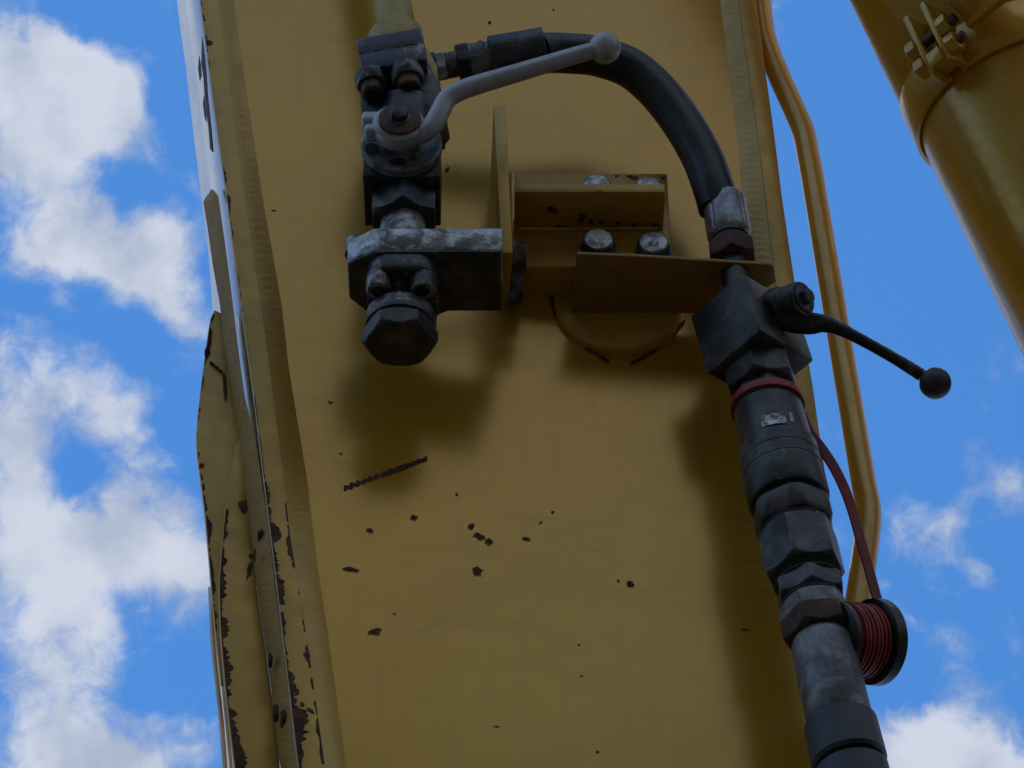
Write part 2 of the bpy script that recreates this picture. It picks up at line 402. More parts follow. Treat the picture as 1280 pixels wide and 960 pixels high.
# rough bead along the outer corner
LB = [(264,236),(254,252),(259,282),(266,332),(275,382),(280,430),(285,457),(295,520),(302,567),(306,605),(312,655),(320,730),(331,805),(339,861),(348,946),(351,960),(372,1100)]
RB = [(266,236),(273,245),(281,302),(290,370),(299,445),(306,495),(319,550),(326,592),(335,655),(345,742),(353,800),(357,836),(369,930),(372,960),(392,1100)]
bm = BM(); rows = []; y = 237.0; ph = 0
while y < 1100:
    xa, xb = interp(LB, y), interp(RB, y); row = []
    for i in range(11):
        t = i/10; s = math.sin(math.pi*t)
        zz = -38 + (ZS-1+38)*t
        h = 2.0*s + .45*s*math.sin(2*math.pi*y/11 + 3*s + ph) + .4*s*math.sin(y*.21+ph*2) + random.uniform(-.35, .35) + 1.2*s*math.sin(y*.043+1)
        row.append(bm.verts.new(B.hit(xa+(xb-xa)*t, y, 'z', zz) + (B.z*.8 - B.x*.3)*(h*S)))
    rows.append(row); ph += random.uniform(-.8, .8); y += 2.2
for ra, rb in zip(rows, rows[1:]):
    for i in range(10): bm.faces.new((ra[i], rb[i], rb[i+1], ra[i+1]))
obj('corner_weld', bm, 'bead', boom, angle=80)
# gusset plates on the outside of the boom
def pxpoly(fr, pts, ax, val): return [fr.hit(x, y, ax, val) for x, y in pts]
GA = [(268,387),(263,398),(260,415),(257,437),(252,475),(247,518),(245,545),(246,565),(250,595),(256,642),(260,685),(264,735),(269,790),(276,850),(331,850),(331,805),(320,730),(314,655),(306,575),(298,520),(288,457),(278,392)]
bm = BM(); prism_w(bm, pxpoly(B, GA, 'z', -62), -B.z*(14*S)); obj('gusset_plate', bm, 'edge', boom, bevel=1.2)
GB = [(299,548),(294,560),(290,580),(285,605),(280,645),(276,690),(273,730),(275,790),(281,860),(288,920),(296,985),(310,1100),(372,1100),(350,960),(340,870),(331,805),(320,730),(314,665),(308,610),(303,560)]
bm = BM(); prism_w(bm, pxpoly(B, GB, 'z', -44), -B.z*(12*S)); obj('gusset_plate', bm, 'edge', boom, bevel=1.2)
# formed crease of the upper gusset, drawn as a thin dark bar
bm = BM(); tube(bm, smooth([B.hit(x, y, 'z', -60) for x, y in ((262,452),(274,462),(280,470),(282,500))], 4), [1, 2.2]*4+[2.4]*4+[1]*1, 8)
obj('crease_line', bm, 'rust', boom)
for pts, r_ in (([(263,735),(266,800),(271,850),(277,905),(283,985),(290,1080)], 3.0), ([(269,745),(274,810),(280,870),(286,930),(293,1000)], 2.0)):
    bm = BM(); tube(bm, smooth([B.hit(x, y, 'z', -84) for x, y in pts], 5), r_, 8); obj('edge_rib', bm, 'side', boom)
# paint chips and rust
def jag(cx, cy, rx, ry, rot=0.0, n=14, rough=.3):
    out = []
    for i in range(n):
        a = 2*math.pi*i/n; k = 1 + random.uniform(-rough, rough)
        x, y = rx*k*math.cos(a), ry*k*math.sin(a)
        out.append((cx + x*math.cos(rot) - y*math.sin(rot), cy + x*math.sin(rot) + y*math.cos(rot)))
    return out
def chip(pts, z, name='rust_chip', fr=B, ax='z', par=None, t=.5, lip=False):
    bm = BM(); prism_w(bm, pxpoly(fr, pts, ax, z+t), -(fr.z if ax == 'z' else fr.y)*(t*2*S))
    if lip:                       # curled paint edge round the bare spot
        cx_ = sum(p[0] for p in pts)/len(pts); cy_ = sum(p[1] for p in pts)/len(pts)
        b2 = BM(); prism_w(b2, pxpoly(fr, [(cx_+(x-cx_)*1.10+.5*(x > cx_)-.2, cy_+(y-cy_)*1.10+.6*(y > cy_)) for x, y in pts], ax, z+.25), -fr.z*(.4*S))
        obj('paint_lip', b2, 'edge', par or boom)
    return obj(name, bm, 'rust', par or boom)
n = 44; up, dn = [], []
for i in range(n+1):
    t = i/n; x = 429 + 105*t; y = 611 - 38*t
    hw = 3.0 + (1.4*math.sin(i*1.9) if t < .55 else .3) + random.uniform(-.9, .9)
    up.append((x + random.uniform(-1, 1), y - hw)); dn.append((x + random.uniform(-1, 1), y + hw))
chip(up + dn[::-1], 0, 'scraped_rust_line')
for c in [(413,503,3,2,0),(345,510,3,3.5,0),(517,647,4.5,3.5,0),(462,663,4,2.5,.6),(589,658,4,3.5,.2),(598,670,8,3.5,.45),(611,677,4.5,4.5,.6),
          (597,714,6,5,.6),(658,674,4.5,2.2,.2),(571,618,2.2,1.5,.7),(439,712,10,3,.12),(469,790,7.5,4,-.08),(788,730,4.5,4,0),(773,726,2,1.5,0),
          (931,787,5,1.4,0),(676,653,2.5,1.2,-.5),(691,640,2.2,1.4,-.5),(493,767,1.6,1.2,0),(426,567,2,1,.3),(612,28,2.4,2,0),(621,908,3,1,.2),(747,940,2,1.6,0),
          (342,263,3,.8,0),(692,12,1.5,1.2,0),(559,212,4.5,2.2,-.9),(727,845,1.4,1.1,0),(724,806,1.5,1.1,0)]:
    chip(jag(*c), 0, lip=c[2] > 3.5)
def ribbon(base, dirn, wid, z, y0, y1, gaps=(), name='rust_edge', step=1.7, seed=1):
    """ragged rust eating in from a seam"""
    rnd = random.Random(seed); y = y0; run = []; k = 1.0
    def flush():
        if len(run) > 2:
            a = [(interp(base, q), q) for q, _ in run]; b = [(interp(base, q)+dirn*(ww+rnd.uniform(-.5, .5)), q) for q, ww in run]
            chip(a + b[::-1], z, name)
        run.clear()
    while y <= y1:
        wv_ = interp([(v, u) for u, v in wid], y)
        k = max(.12, min(1.25, k + rnd.uniform(-.42, .42)))
        if any(a <= y <= b for a, b in gaps) or wv_*k < .5: flush()
        else: run.append((y, wv_*k))
        y += step
    flush()
L1i = [(x+1.8, y) for x, y in L1]
ribbon(L1i, 1, [(0,1.0),(50,3.2),(60,1),(190,1.5),(210,4.5),(240,4),(262,1.5),(380,.8),(600,1)], ZS+.6, 0, 600, ((8,16),(26,44),(66,74),(84,185),(300,340),(390,410),(440,480)), seed=3)
ribbon(L1i, 1, [(600,2),(640,7),(680,12),(700,11),(740,7),(770,3),(800,8),(830,9),(860,7),(890,15),(915,17),(930,9),(965,5)], ZS+.6, 602, 965, ((756,764),), seed=5)
WLi = [(x-.6, y) for x, y in WL]
ribbon(WLi, -1, [(620,1),(650,3),(680,6),(706,4),(715,1),(760,1),(810,3),(820,5),(830,2),(880,2),(900,4),(950,3)], ZS+.6, 628, 955, ((712,728),(744,760),(790,806),(834,846),(862,876)), seed=8)
for c in [(384,818,4.5,2.5,.2),(388,888,5,2.2,.5),(378,880,3,3,0),(371,865,3,4,0),(262,54,3.5,3,0)]: chip(jag(*c), ZS+.6)
GBL = [(297,548),(290,580),(285,605),(280,645),(276,690),(273,730),(275,790),(281,860),(288,920),(296,985)]
ribbon([(x+1.5, y) for x, y in GBL], 1, [(635,2.5),(680,5),(720,6),(760,11),(800,9),(850,9),(930,8),(950,14),(960,9),(990,8)], -44, 636, 990, seed=11)
GAL = [(268,387),(263,398),(260,415),(257,437),(252,475),(247,518),(245,545),(246,565),(250,595),(256,642),(260,685),(264,735),(269,790)]
ribbon([(x+1, y) for x, y in GAL], 1, [(390,2),(440,5),(450,1.5),(520,2.5),(560,3),(590,2),(620,3),(650,6),(700,3),(790,5)], -62, 392, 790, ((455,470),(500,508),(574,580),(600,604)), seed=13)
for c in [(305,633,7,8,.2),(312,712,3,12,.2),(314,695,3,3,0),(252,582,3.5,3,0),(259,440,3,9,.1)]: chip(jag(*c), -44 if c[0] > 270 else -62)
LBi = [(x+6, y) for x, y in LB]
for c in [(326,664,3,2.2,0),(318,688,2,2.5,0),(345,885,3.5,6,.1),(354,893,3,6.5,.25),(338,820,2.5,3.5,0)]: chip(jag(*c), -8, t=9)
# scraped-through flakes on the broad outer face near the corner
def side_chip(pts):
    bm = BM(); q = [plane_hit(x, y, pa - SN*0, SN) for x, y in pts]
    sgn = -1 if SN.dot(B.x) > 0 else 1
    q = [p + SN*sgn*.5*S for p in q]
    prism_w(bm, q, -SN*sgn*S); obj('rust_chip', bm, 'rust', boom)
side_chip([(253,46),(255,60),(258,88),(260,120),(264,160),(266,190),(263,186),(261,160),(258,140),(256,120),(255,100),(252,80)])
side_chip([(249,70),(251,80),(252,95),(250,101),(248,86)]); side_chip([(255,120),(257,140),(258,152),(256,146),(254,130)])

# ------------------------------------------------------------------ yellow tube beside the boom
tb = new_root('hydraulic_tube', 'bent yellow steel tube running down the right edge of the boom against the sky', 'pipe', B.hit(1064, 800, 'z', -40))
pp = [(949,-300),(950,-60),(951,0),(957,48),(972,90),(989,128),(1004,163),(1011,195),(1019,240),(1034,330),(1059,480),(1079,600),(1085,632),(1085,660),(1078,715),(1070,768),(1058,840),(1030,960)]
zz = [-26]*len(pp)
bm = BM(); tube(bm, smooth([B.hit(x, y, 'z', z) for (x, y), z in zip(pp, zz)], 8), 15.8, 28)
obj('tube_body', bm, 'pipe', tb)

# ------------------------------------------------------------------ hydraulic cylinder, upper right
a2 = Vector((.345, -.939)).normalized()            # axis in the picture, pointing down
k_end = .52; ax3 = Vector((a2.x*math.sqrt(1-k_end**2), a2.y*math.sqrt(1-k_end**2), k_end)).normalized()
zz_ = camv(ax3); xx_ = camv((.939, .345, 0))
C = Fr(B.hit(1275, 132, 'z', 150), xx_, zz_.cross(xx_), zz_)    # z runs down the barrel, x to the right in the picture, -y... toward us
sgn = 1 if C.y.dot(-cf) > 0 else -1
cyl = new_root('hydraulic_cylinder', 'large yellow hydraulic cylinder with a bolted clamp band in the upper right corner', 'cylinder', C.w((0, 0, 700)))
bm = BM(); lathe(bm, C, 'z', (0, 0), [(-900, 138), (900, 138)], 128); obj('barrel', bm, 'cyl', cyl)
bm = BM(); lathe(bm, C, 'z', (0, 0), [(-900, 141), (-62, 141), (-58, 139)], 128); obj('barrel_sleeve', bm, 'cyl', cyl)
# clamp band with a gap; angle measured so that the gap faces the camera side
def ang_of(px, py, zc=0.0):        # angle round the barrel of a picture point on the band radius
    best = None
    for i in range(720):
        th = math.pi*i/360
        q = C.w((148*math.cos(th), 148*math.sin(th), zc))
        v = q - CAM; u_ = v.dot(cr)/v.dot(cf)/k1 + 640; vv = 480 - v.dot(cu)/v.dot(cf)/k1
        nrm = C.dirw((math.cos(th), math.sin(th), 0))
        if nrm.dot(-cf) < 0.02: continue
        dd = (u_-px)**2 + (vv-py)**2
        if best is None or dd < best[0]: best = (dd, th)
    return best[1]
thg = ang_of(1183, 80)
bm = BM(); rings = []; gap = .055
nb = 140
for i in range(nb+1):
    th = thg + gap + (2*math.pi - 2*gap)*i/nb
    rings.append([C.w((r_*math.cos(th), r_*math.sin(th), z_)) for r_, z_ in ((139.5, 0), (145, 0), (145, -62), (139.5, -62))])
loft(bm, rings); obj('clamp_band', bm, 'cyl', cyl, bevel=1.2)
er = C.dirw((math.cos(thg), math.sin(thg), 0)); et = C.dirw((-math.sin(thg), math.cos(thg), 0))
if et.dot(cr) < 0: et = -et
E = Fr(C.w((0, 0, 0)), et, er, C.z)               # x across the gap, y outward, z down the barrel
def ear(x0, x1):
    bm = BM(); box(bm, E, x0, x1, 139, 180, -100, -2); obj('clamp_ear', bm, 'cyl', cyl, bevel=2)
ear(-19, -10); ear(10, 19)
bm = BM(); box(bm, E, -10.5, 10.5, 150, 186, -26, -6); obj('clamp_spacer', bm, 'cyl', cyl, bevel=1)
for zb, yb in ((-22, 172), (-52, 172)):
    bm = BM(); hexnut(bm, E, 'x', (yb, zb), -19.2, -34, 14, .3); nb_ = obj('bolt_head', bm, 'cyl', cyl)
    bm = BM(); hexnut(bm, E, 'x', (yb, zb), 19.2, 35, 14.5, .1); obj('nut', bm, 'cyl', cyl)
    bm = BM(); lathe(bm, E, 'x', (yb, zb), [(-10, 6.5), (44, 6.5)] if True else [], 20); obj('bolt_shank', bm, 'rustmetal', cyl)
    bm = BM()
    for q in range(5): lathe(bm, E, 'x', (yb, zb), [(35.5+q*1.9, 6.5), (36.4+q*1.9, 7.4), (37.3+q*1.9, 6.5)], 16)
    obj('bolt_thread', bm, 'rustmetal', cyl)
bm = BM(); prism(bm, E, [(150, -40), (196, -60), (206, -190), (150, -190)], 'x', 52, 66); obj('bracket_rib', bm, 'cyl', cyl, bevel=2)
bm = BM(); box(bm, E, 48, 160, 148, 162, -190, -36); obj('bracket_foot', bm, 'cyl', cyl, bevel=2)

# ------------------------------------------------------------------ mounting bracket on the boom
W = frame(700, 300, 0)
brk = new_root('mounting_bracket', 'yellow welded bracket with upright fin and bolted shelf angle in the middle of the boom', 'bracket', W.w((0, -100, 10)))
def hull8(bm, f4, b4): loft(bm, [f4, b4])
bm = BM(); a = W.at(636, 333, 'z', 60); b = W.at(834, 216.5, 'z', 60); box(bm, W, a[0], b[0], a[1], b[1], -10, 60); obj('backing_plate', bm, 'bracket', brk, bevel=2)
bm = BM(); a = W.at(643, 240, 'z', 128); b = W.at(831, 229.5, 'z', 128); SHY = a[1]; box(bm, W, a[0], b[0], a[1], b[1], 59, 128); obj('shelf', bm, 'bracket', brk, bevel=1.5)
bm = BM(); lathe(bm, W, 'z', (72, -119), [(-40, 83), (4, 82), (9, 80), (11, 76)], 72); obj('boss', bm, 'bracket', brk)
for pts_ in (((686,352),(690,380),(702,406),(730,432),(762,452)), ((856,400),(842,417),(827,431),(809,444),(788,454))):
    bm = BM(); q_ = smooth([B.hit(x, y, 'z', 2.5) for x, y in pts_], 6); tube(bm, q_, [.9+1.3*abs(math.sin(i*.9)) for i in range(len(q_))], 8)
    obj('cracked_seam', bm, 'rust', brk)
bm = BM()
f4 = [W.hit(*p, 'z', 168) for p in ((617,132),(632,132),(641,316),(627,316))]
off = (-8, 0, 0)
b4 = [p - W.z*(185*S) - W.x*(7*S) for p in f4]
b4[2] += W.y*(66*S); b4[3] += W.y*(66*S)
hull8(bm, f4, b4); obj('fin', bm, 'bracket', brk, bevel=1.3)
bm = BM(); tube(bm, [W.w((-62, 58, 61)), W.w((-62, -40, 61)), W.w((-62, -95, 61))], 5, 12); obj('weld_bead', bm, 'weld', brk)
bm = BM(); tube(bm, [W.w((-56, SHY+1, 61)), W.w((40, SHY, 61)), W.w((126, SHY+1, 61))], 3.5, 12); obj('weld_bead', bm, 'weld', brk)
def text_mesh(s, size, fr, c, up2=(0, 1)):
    cu_ = bpy.data.curves.new('t', 'FONT'); cu_.body = s; cu_.size = size; cu_.align_x = 'CENTER'; cu_.align_y = 'CENTER'; cu_.extrude = .35; cu_.resolution_u = 2
    ob = bpy.data.objects.new('t', cu_); me = bpy.data.meshes.new_from_object(ob)
    bm = BM(); bm.from_mesh(me); bpy.data.objects.remove(ob); bpy.data.curves.remove(cu_); bpy.data.meshes.remove(me)
    for v in bm.verts: v.co = fr.w((c[0] + v.co.x, c[1] + v.co.y, c[2] + v.co.z))
    return bm
def hexbolt(par, x, y, z0, hgt, r_, rot, top='bolt', mark='8.8'):
    bm = BM(); lathe(bm, W, 'z', (x, y), [(z0-1, r_*1.15), (z0+3, r_*1.15)], 36); wz = obj('washer', bm, 'boltdark', par)
    bm = BM(); hexnut(bm, W, 'z', (x, y), z0+3, z0+hgt, r_, rot, ch0=False); h = obj('bolt_head', bm, 'boltdark', par)
    bm = BM(); lathe(bm, W, 'z', (x, y), [(z0+hgt-.5, r_*.80), (z0+hgt+.9, r_*.80), (z0+hgt+1.3, r_*.76)], 40); obj('bolt_face', bm, top, h)
    if mark: obj('grade_mark', text_mesh(mark, r_*.55, W, (x, y-r_*.22, z0+hgt+1.4)), 'boltdark', h)
for q, (x, y) in enumerate(((746,229),(811,232))):
    p = W.at(x, y, 'z', 84); hexbolt(brk, p[0], p[1], 60, 22, 20, .2+q*.3)
# nuts on the right of the fin
for (x, y, zc, r_, dx) in ((645,322,98,21,17),(643,360,40,20,15)):
    p = W.at(x, y, 'z', zc)
    bm = BM(); lathe(bm, W, 'x', (p[1], p[2]), [(p[0]-8, r_*1.1), (p[0]-1, r_*1.1)], 36); obj('washer', bm, 'boltdark', brk)
    bm = BM(); hexnut(bm, W, 'x', (p[1], p[2]), p[0]-1, p[0]+dx-4, r_, .4, ch0=False); obj('bolt_head', bm, 'boltdark', brk)
# chips on the bracket
def wchip(pts, val, ax='z'): 
    bm = BM(); v_ = W.z if ax == 'z' else -W.y
    prism_w(bm, [p + v_*.4*S for p in pxpoly(W, pts, ax, val)], -v_*(.8*S)); obj('rust_chip', bm, 'rust', brk)
wchip([(781,220),(788,219),(798,221),(797,224),(792,225),(786,222)], 60)
wchip([(824,221),(831,221),(832,226),(827,224)], 60); wchip([(768,219),(774,219),(772,221),(769,221)], 60)
for c in [(749,240,3,1.8,0)]: wchip(jag(*c), 128)
for c in [(727,273,5,7,.3),(738,277,3.5,3,0),(752,278,5,1.6,-.2),(772,279,3,2,0),(793,281,5,2.5,0),(820,281,5,2.5,0),(690,262,7,4,.3),(700,283,9,1.2,0)]: wchip(jag(*c), SHY-.2, 'y')

# ------------------------------------------------------------------ thin support plate carrying the right valve
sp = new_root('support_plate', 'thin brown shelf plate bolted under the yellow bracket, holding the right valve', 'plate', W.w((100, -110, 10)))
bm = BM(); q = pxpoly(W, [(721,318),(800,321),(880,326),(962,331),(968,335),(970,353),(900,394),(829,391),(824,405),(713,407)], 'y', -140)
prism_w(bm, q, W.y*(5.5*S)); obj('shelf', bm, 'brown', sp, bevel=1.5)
bm = BM(); p = W.at(722, 330, 'z', 60); box(bm, W, 20, 132, -136, -48, 60.3, 66); obj('flange', bm, 'bracket', sp, bevel=1)
for q, (x, y) in enumerate(((748,299),(817,303))):
    p = W.at(x, y, 'z', 90); hexbolt(sp, p[0], p[1], 66, 24, 21.5, .35+q*.5, mark='8.8' if q else None)

# ------------------------------------------------------------------ left ball valve, flange block, feed tube
V = frame(500, 300, 128)
V2 = frame(500, 300, 128, roll=10)
blk = new_root('flange_block', 'stained pale zinc flange block with a hex end plug below the silver lever valve', 'flange', V.w((0, -30, 0)))
oc = [(-62,-30),(-62,32),(-29,54),(127,54),(127,-53),(60,-53),(48,-60),(-36,-60)]
bm = BM(); prism(bm, V, oc, 'y', -69, -32); obj('block', bm, 'zinc', blk, bevel=2)
# underside of the same casting; its shade is put in as a dark sheet
bm = BM(); prism(bm, V, [(x*.985+.5, z*.985) for x, z in oc], 'y', -71.5, -68.7); obj('shaded_underside', bm, 'black2', blk, bevel=.6)
cl = [(-38,-36),(-38,24),(-33,40),(-24,49),(-14,52),(26,52),(36,49),(45,40),(50,24),(50,-36)]
bm = BM(); prism(bm, V, cl, 'y', -97, -71); obj('flange_clamp', bm, 'purple', blk, bevel=4, bseg=3)
for sx in (-22, 31):
    for zc in (33, -33):
        bm = BM(); lathe(bm, V, 'y', (sx, zc), [(-96, 15.5), (-117, 15.5), (-119, 14), (-119, 9.2), (-110, 9.2), (-110, 1)], 40)
        s_ = obj('socket_screw', bm, 'purple', blk)
        bm = BM(); lathe(bm, V, 'y', (sx, zc), [(-118.4, 9.1), (-110, 9.1)], 6); obj('socket', bm, 'hole', s_)
bm = BM(); lathe(bm, V, 'y', (4, 0), [(-96, 28), (-121, 29), (-126, 41), (-128, 42), (-140, 42), (-142, 40), (-146, 38)], 64); obj('neck', bm, 'purple', blk)
bm = BM(); lathe(bm, V, 'y', (4, 0), [(-140, 42.5), (-147, 42.5), (-149, 39)], 64); obj('lock_ring', bm, 'black2', blk)
bm = BM(); hexnut(bm, V, 'y', (4, 0), -149, -175, 46, 0.0); obj('hex_plug', bm, 'black2', blk)
bm = BM(); lathe(bm, V, 'y', (3, 0), [(-32, 40), (-24, 38), (-14, 33), (0, 30), (22, 28), (42, 28)], 64); obj('adapter_neck', bm, 'zinc', blk)
for xx, z_ in ((-52, 8), (58, 8)):
    bm = BM(); lathe(bm, V, 'y', (xx, z_), [(-33, 15), (-12, 15), (-9, 12)], 36); obj('flange_screw', bm, 'zinc', blk)
bm = BM(); prism(bm, V, [(-60,-10),(-50,12),(-24,30),(28,30),(56,14),(70,-10)], 'y', -33, -22); obj('upper_flange', bm, 'zinc', blk, bevel=3)

val = new_root('ball_valve', 'black ball valve with a long silver ball-ended lever at upper left of the boom', 'valve', V.w((0, 100, 0)))
bm = BM(); box(bm, V, -47, 49, 67, 143, -44, 45); obj('valve_body', bm, 'black', val, bevel=2)
bm = BM(); lathe(bm, V, 'y', (2, -2), [(140, 38), (236, 38)], 48); obj('valve_neck', bm, 'black', val)
bm = BM(); hexnut(bm, V, 'y', (4, 0), 28, 68, 45, math.pi/2, ch1=False); obj('hex_nut', bm, 'black', val)
DC = V.at(502, 179, 'z', 56)
bm = BM(); lathe(bm, V, 'z', (DC[0], DC[1]), [(44, 47), (47, 51), (56, 51), (58.5, 49)], 72); dsk = obj('stop_disc', bm, 'grey', val)
for a0, rr, w_, ln in ((math.pi*1.02, 38, 9, .55), (math.pi*1.38, 36, 7, .6)):
    bm = BM(); rings = []
    for i in range(13):
        th = a0 + ln*i/12; ww = w_*math.sqrt(max(.05, 1-((i-6)/6.3)**2))
        rings.append([V.w((DC[0]+r_*math.cos(th), DC[1]+r_*math.sin(th), z_)) for r_, z_ in ((rr-ww, 58), (rr+ww, 58), (rr+ww, 58.9), (rr-ww, 58.9))])
    loft(bm, rings); obj('stop_slot', bm, 'hole', dsk)
bm = BM(); sc_ = V.at(518, 197, 'z', 58); lathe(bm, V, 'z', (sc_[0], sc_[1]), [(58, 5), (60, 5), (61, 3), (60, 1.5)], 20); obj('index_pin', bm, 'black2', dsk)
bm = BM(); lathe(bm, V, 'z', (DC[0], DC[1]), [(57, 24), (75, 24)], 40); obj('stem', bm, 'grey', val)
HC = V.at(498, 160, 'z', 84)
bm = BM(); lathe(bm, V, 'z', (HC[0], HC[1]), [(70, 24), (73, 29), (84, 33), (94, 32), (97, 28)], 56); lv = obj('lever_hub', bm, 'silver', val)
bm = BM(); box(bm, V, HC[0]-42, HC[0]-18, HC[1]-16, HC[1]+0, 72, 94); box(bm, V, HC[0]-46, HC[0]-18, HC[1]+4, HC[1]+22, 72, 94); obj('clamp_jaw', bm, 'silver', lv, bevel=5, bseg=3)
lp = [(512,168,84),(528,166,84),(541,156,86),(550,140,90),(558,125,93),(570,116,95),(590,108,96),(630,96,97),(680,81,98),(720,69,98),(752,60,98)]
rr = [13,13.5,13.2,12.6,12.4,12.6,12.6,12,11.4,11,10.5]
pts = smooth([V.hit(x, y, 'z', z) for x, y, z in lp], 6); rs = [interp([(rr[i], i*6) for i in range(len(rr))], j) for j in range(len(pts))]
bm = BM(); tube(bm, pts, rs, 28); obj('lever_arm', bm, 'silver', lv)
bm = BM(); sphere(bm, V.hit(756, 60, 'z', 98), 20.5); obj('lever_ball', bm, 'ball', lv)
WC = V.at(500, 149, 'z', 99)
bm = BM(); lathe(bm, V, 'z', (WC[0], WC[1]), [(96, 25), (97, 26.5), (101, 26.5), (102, 25)], 56); wsh = obj('washer', bm, 'rustmetal', val)
bm = BM(); lathe(bm, V, 'z', (WC[0], WC[1]), [(102, 13), (103.5, 12.5)], 32); hexnut(bm, V, 'z', (WC[0], WC[1]), 103, 114, 11, .3, ch0=False); obj('hub_bolt', bm, 'black', val)
# upper flange with socket screws, turned slightly
def yz(px, py, z): return V2.at(px, py, 'z', z)
a = yz(446, 50, 45); b = yz(525, 33, 45); c = yz(526, 73, 45); d_ = yz(447, 90, 45)
ytop = (a[1]+b[1])/2; ybot = (c[1]+d_[1])/2
bm = BM(); box(bm, V2, a[0], b[0]+1, ybot, (ytop+ybot)/2+.5, -42, 45); uf = obj('lower_flange_plate', bm, 'purple', val, bevel=1.5)
bm = BM(); box(bm, V2, a[0]-.5, b[0]+1.5, (ytop+ybot)/2+.9, ytop, -42, 45.4); obj('upper_flange_plate', bm, 'purple', val, bevel=1.5)
def cen(px, py, z): p_ = V2.at(px, py, 'z', z); return p_
for (x, y, r_) in ((466,118,15.5),(512,112,16.5)):
    p = cen(x, y, 30); yb = p[1]
    bm = BM(); lathe(bm, V2, 'y', (p[0], 30), [(ybot+1, r_+5), (yb+20, r_+5), (yb+17, r_+3)], 40); s0 = obj('screw_boss', bm, 'purple', val)
    bm = BM(); lathe(bm, V2, 'y', (p[0], 30), [(yb+19, r_-1.5), (yb+3, r_-1.5), (yb+1, r_-3), (yb+1, 8.5), (yb+8, 8.5), (yb+8, 1)], 40)
    s_ = obj('socket_screw', bm, 'rustmetal', val)
    bm = BM(); lathe(bm, V2, 'y', (p[0], 30), [(yb+2, 8.4), (yb+8, 8.4)], 6); obj('socket', bm, 'hole', s_)
# shoulder of the clamp on the right, running down to the body
bm = BM(); q = [V2.hit(x, y, 'z', 22) for x, y in ((523,74),(536,84),(550,112),(557,140),(548,150),(536,132),(524,128),(518,100))]
prism_w(bm, q, -V2.z*(50*S)); obj('clamp_shoulder', bm, 'grey', val, bevel=3)
bm = BM(); q = [V2.hit(x, y, 'z', 20) for x, y in ((448,85),(530,66),(552,112),(550,150),(452,152))]
prism_w(bm, q, -V2.z*(55*S)); obj('clamp_body', bm, 'black', val, bevel=3)

ft = new_root('feed_tube', 'dusty yellow pipe stub and collar bolted on top of the left valve', 'pipe', V2.w((0, ytop, 0)))
c1 = V2.at(490, 30, 'z', 0)
bm = BM(); a = V2.at(455, 42, 'z', 34); b = V2.at(528, 28, 'z', 34)
cx = (a[0]+b[0])/2; hw = (b[0]-a[0])/2
bm = BM(); lathe(bm, V2, 'y', (cx, 0), [(ytop+.5, 1), (ytop+.5, 36), (ytop+38, 36), (ytop+41, 33)], 64, shape=lambda th, t, r: r if r < 2 else min(r*1.06, r*.98/max(abs(math.cos(th)), abs(math.sin(th)), .01))); obj('collar', bm, 'oldyel', ft, bevel=1)
bm = BM(); tube(bm, [V2.w((cx+4, ytop+38, -4)), V2.w((cx+2, ytop+120, -6)), V2.w((cx-4, ytop+300, -10)), V2.w((cx-10, ytop+700, -10))], 26, 40); obj('tube_body', bm, 'oldyel', ft)
bm = BM(); prism(bm, V2, [(cx+26, ytop+45), (cx+40, ytop+18), (cx+48, ytop-20), (cx+44, ytop-60), (cx+30, ytop-20)], 'z', -44, -8); obj('backing_wedge', bm, 'oldyel', ft, bevel=2)

# ------------------------------------------------------------------ black hose from the left valve to the right valve
hs_ = new_root('hydraulic_hose', 'thick black rubber hose arching from the left valve down to the right valve', 'hose', V.hit(645, 64, 'z', 0))
H = frame(645, 66, 128, roll=10.5); ZH = 84
def hx(px): return (px-645)/math.cos(R(10.5))
bm = BM(); lathe(bm, H, 'x', (0, 0), [(hx(515), 21), (hx(541), 21)], 36); obj('port_stub', bm, 'black', hs_)
bm = BM(); hexnut(bm, H, 'x', (0, 0), hx(540), hx(553), 21, .3); obj('hex_nut', bm, 'zinc', hs_)
bm = BM()
lathe(bm, H, 'x', (0, 0), [(hx(553), 17)] + [v for i in range(5) for v in ((hx(554+i*2.6), 18.5), (hx(555.3+i*2.6), 17))] + [(hx(568), 18)], 36); obj('thread', bm, 'grey', hs_)
bm = BM(); hexnut(bm, H, 'x', (0, 0), hx(567), hx(586), 27, .15); obj('swivel_nut', bm, 'black', hs_)
bm = BM(); lathe(bm, H, 'x', (0, 0), [(hx(585), 24), (hx(597), 23), (hx(600), 25), (hx(604), 25), (hx(606), 22), (hx(612), 22)], 44); obj('socket_neck', bm, 'grey', hs_)
bm = BM(); lathe(bm, H, 'x', (0, 0), [(hx(611), 25), (hx(613), 28.5), (hx(650), 28), (hx(652), 27.4), (hx(682), 27.8), (hx(684), 26.5)], 44); obj('crimp_ferrule', bm, 'dark_crimp', hs_)
hp = [(675,67,72),(690,66,72),(715,67,73),(745,70,74),(784,83,75),(812,104,76),(838,133,76),(862,168,76),(880,202,75),(893,238,74),(899,260,72)]
zW0 = (H.o - W.o).dot(W.z)/S
hpts = smooth([W.hit(x, y, 'z', zW0 + (ZH-zW0)*i/(len(hp)-1)) for i, (x, y, z) in enumerate(hp)], 8)
bm = BM(); tube(bm, hpts, 27, 40); hb = obj('hose_body', bm, 'rubber', hs_)
# moulded lay line along the cover
off = []
for i, p in enumerate(hpts):
    t_ = (hpts[min(i+1, len(hpts)-1)] - hpts[max(i-1, 0)]).normalized(); side = t_.cross(cf).normalized()
    if side.dot(cr) < 0: side = -side
    off.append(p + (side*.32 - cf*.93).normalized()*26.4*S)
bm = BM(); tube(bm, off[30:], 1.6, 8); obj('lay_line', bm, 'rubber', hb)
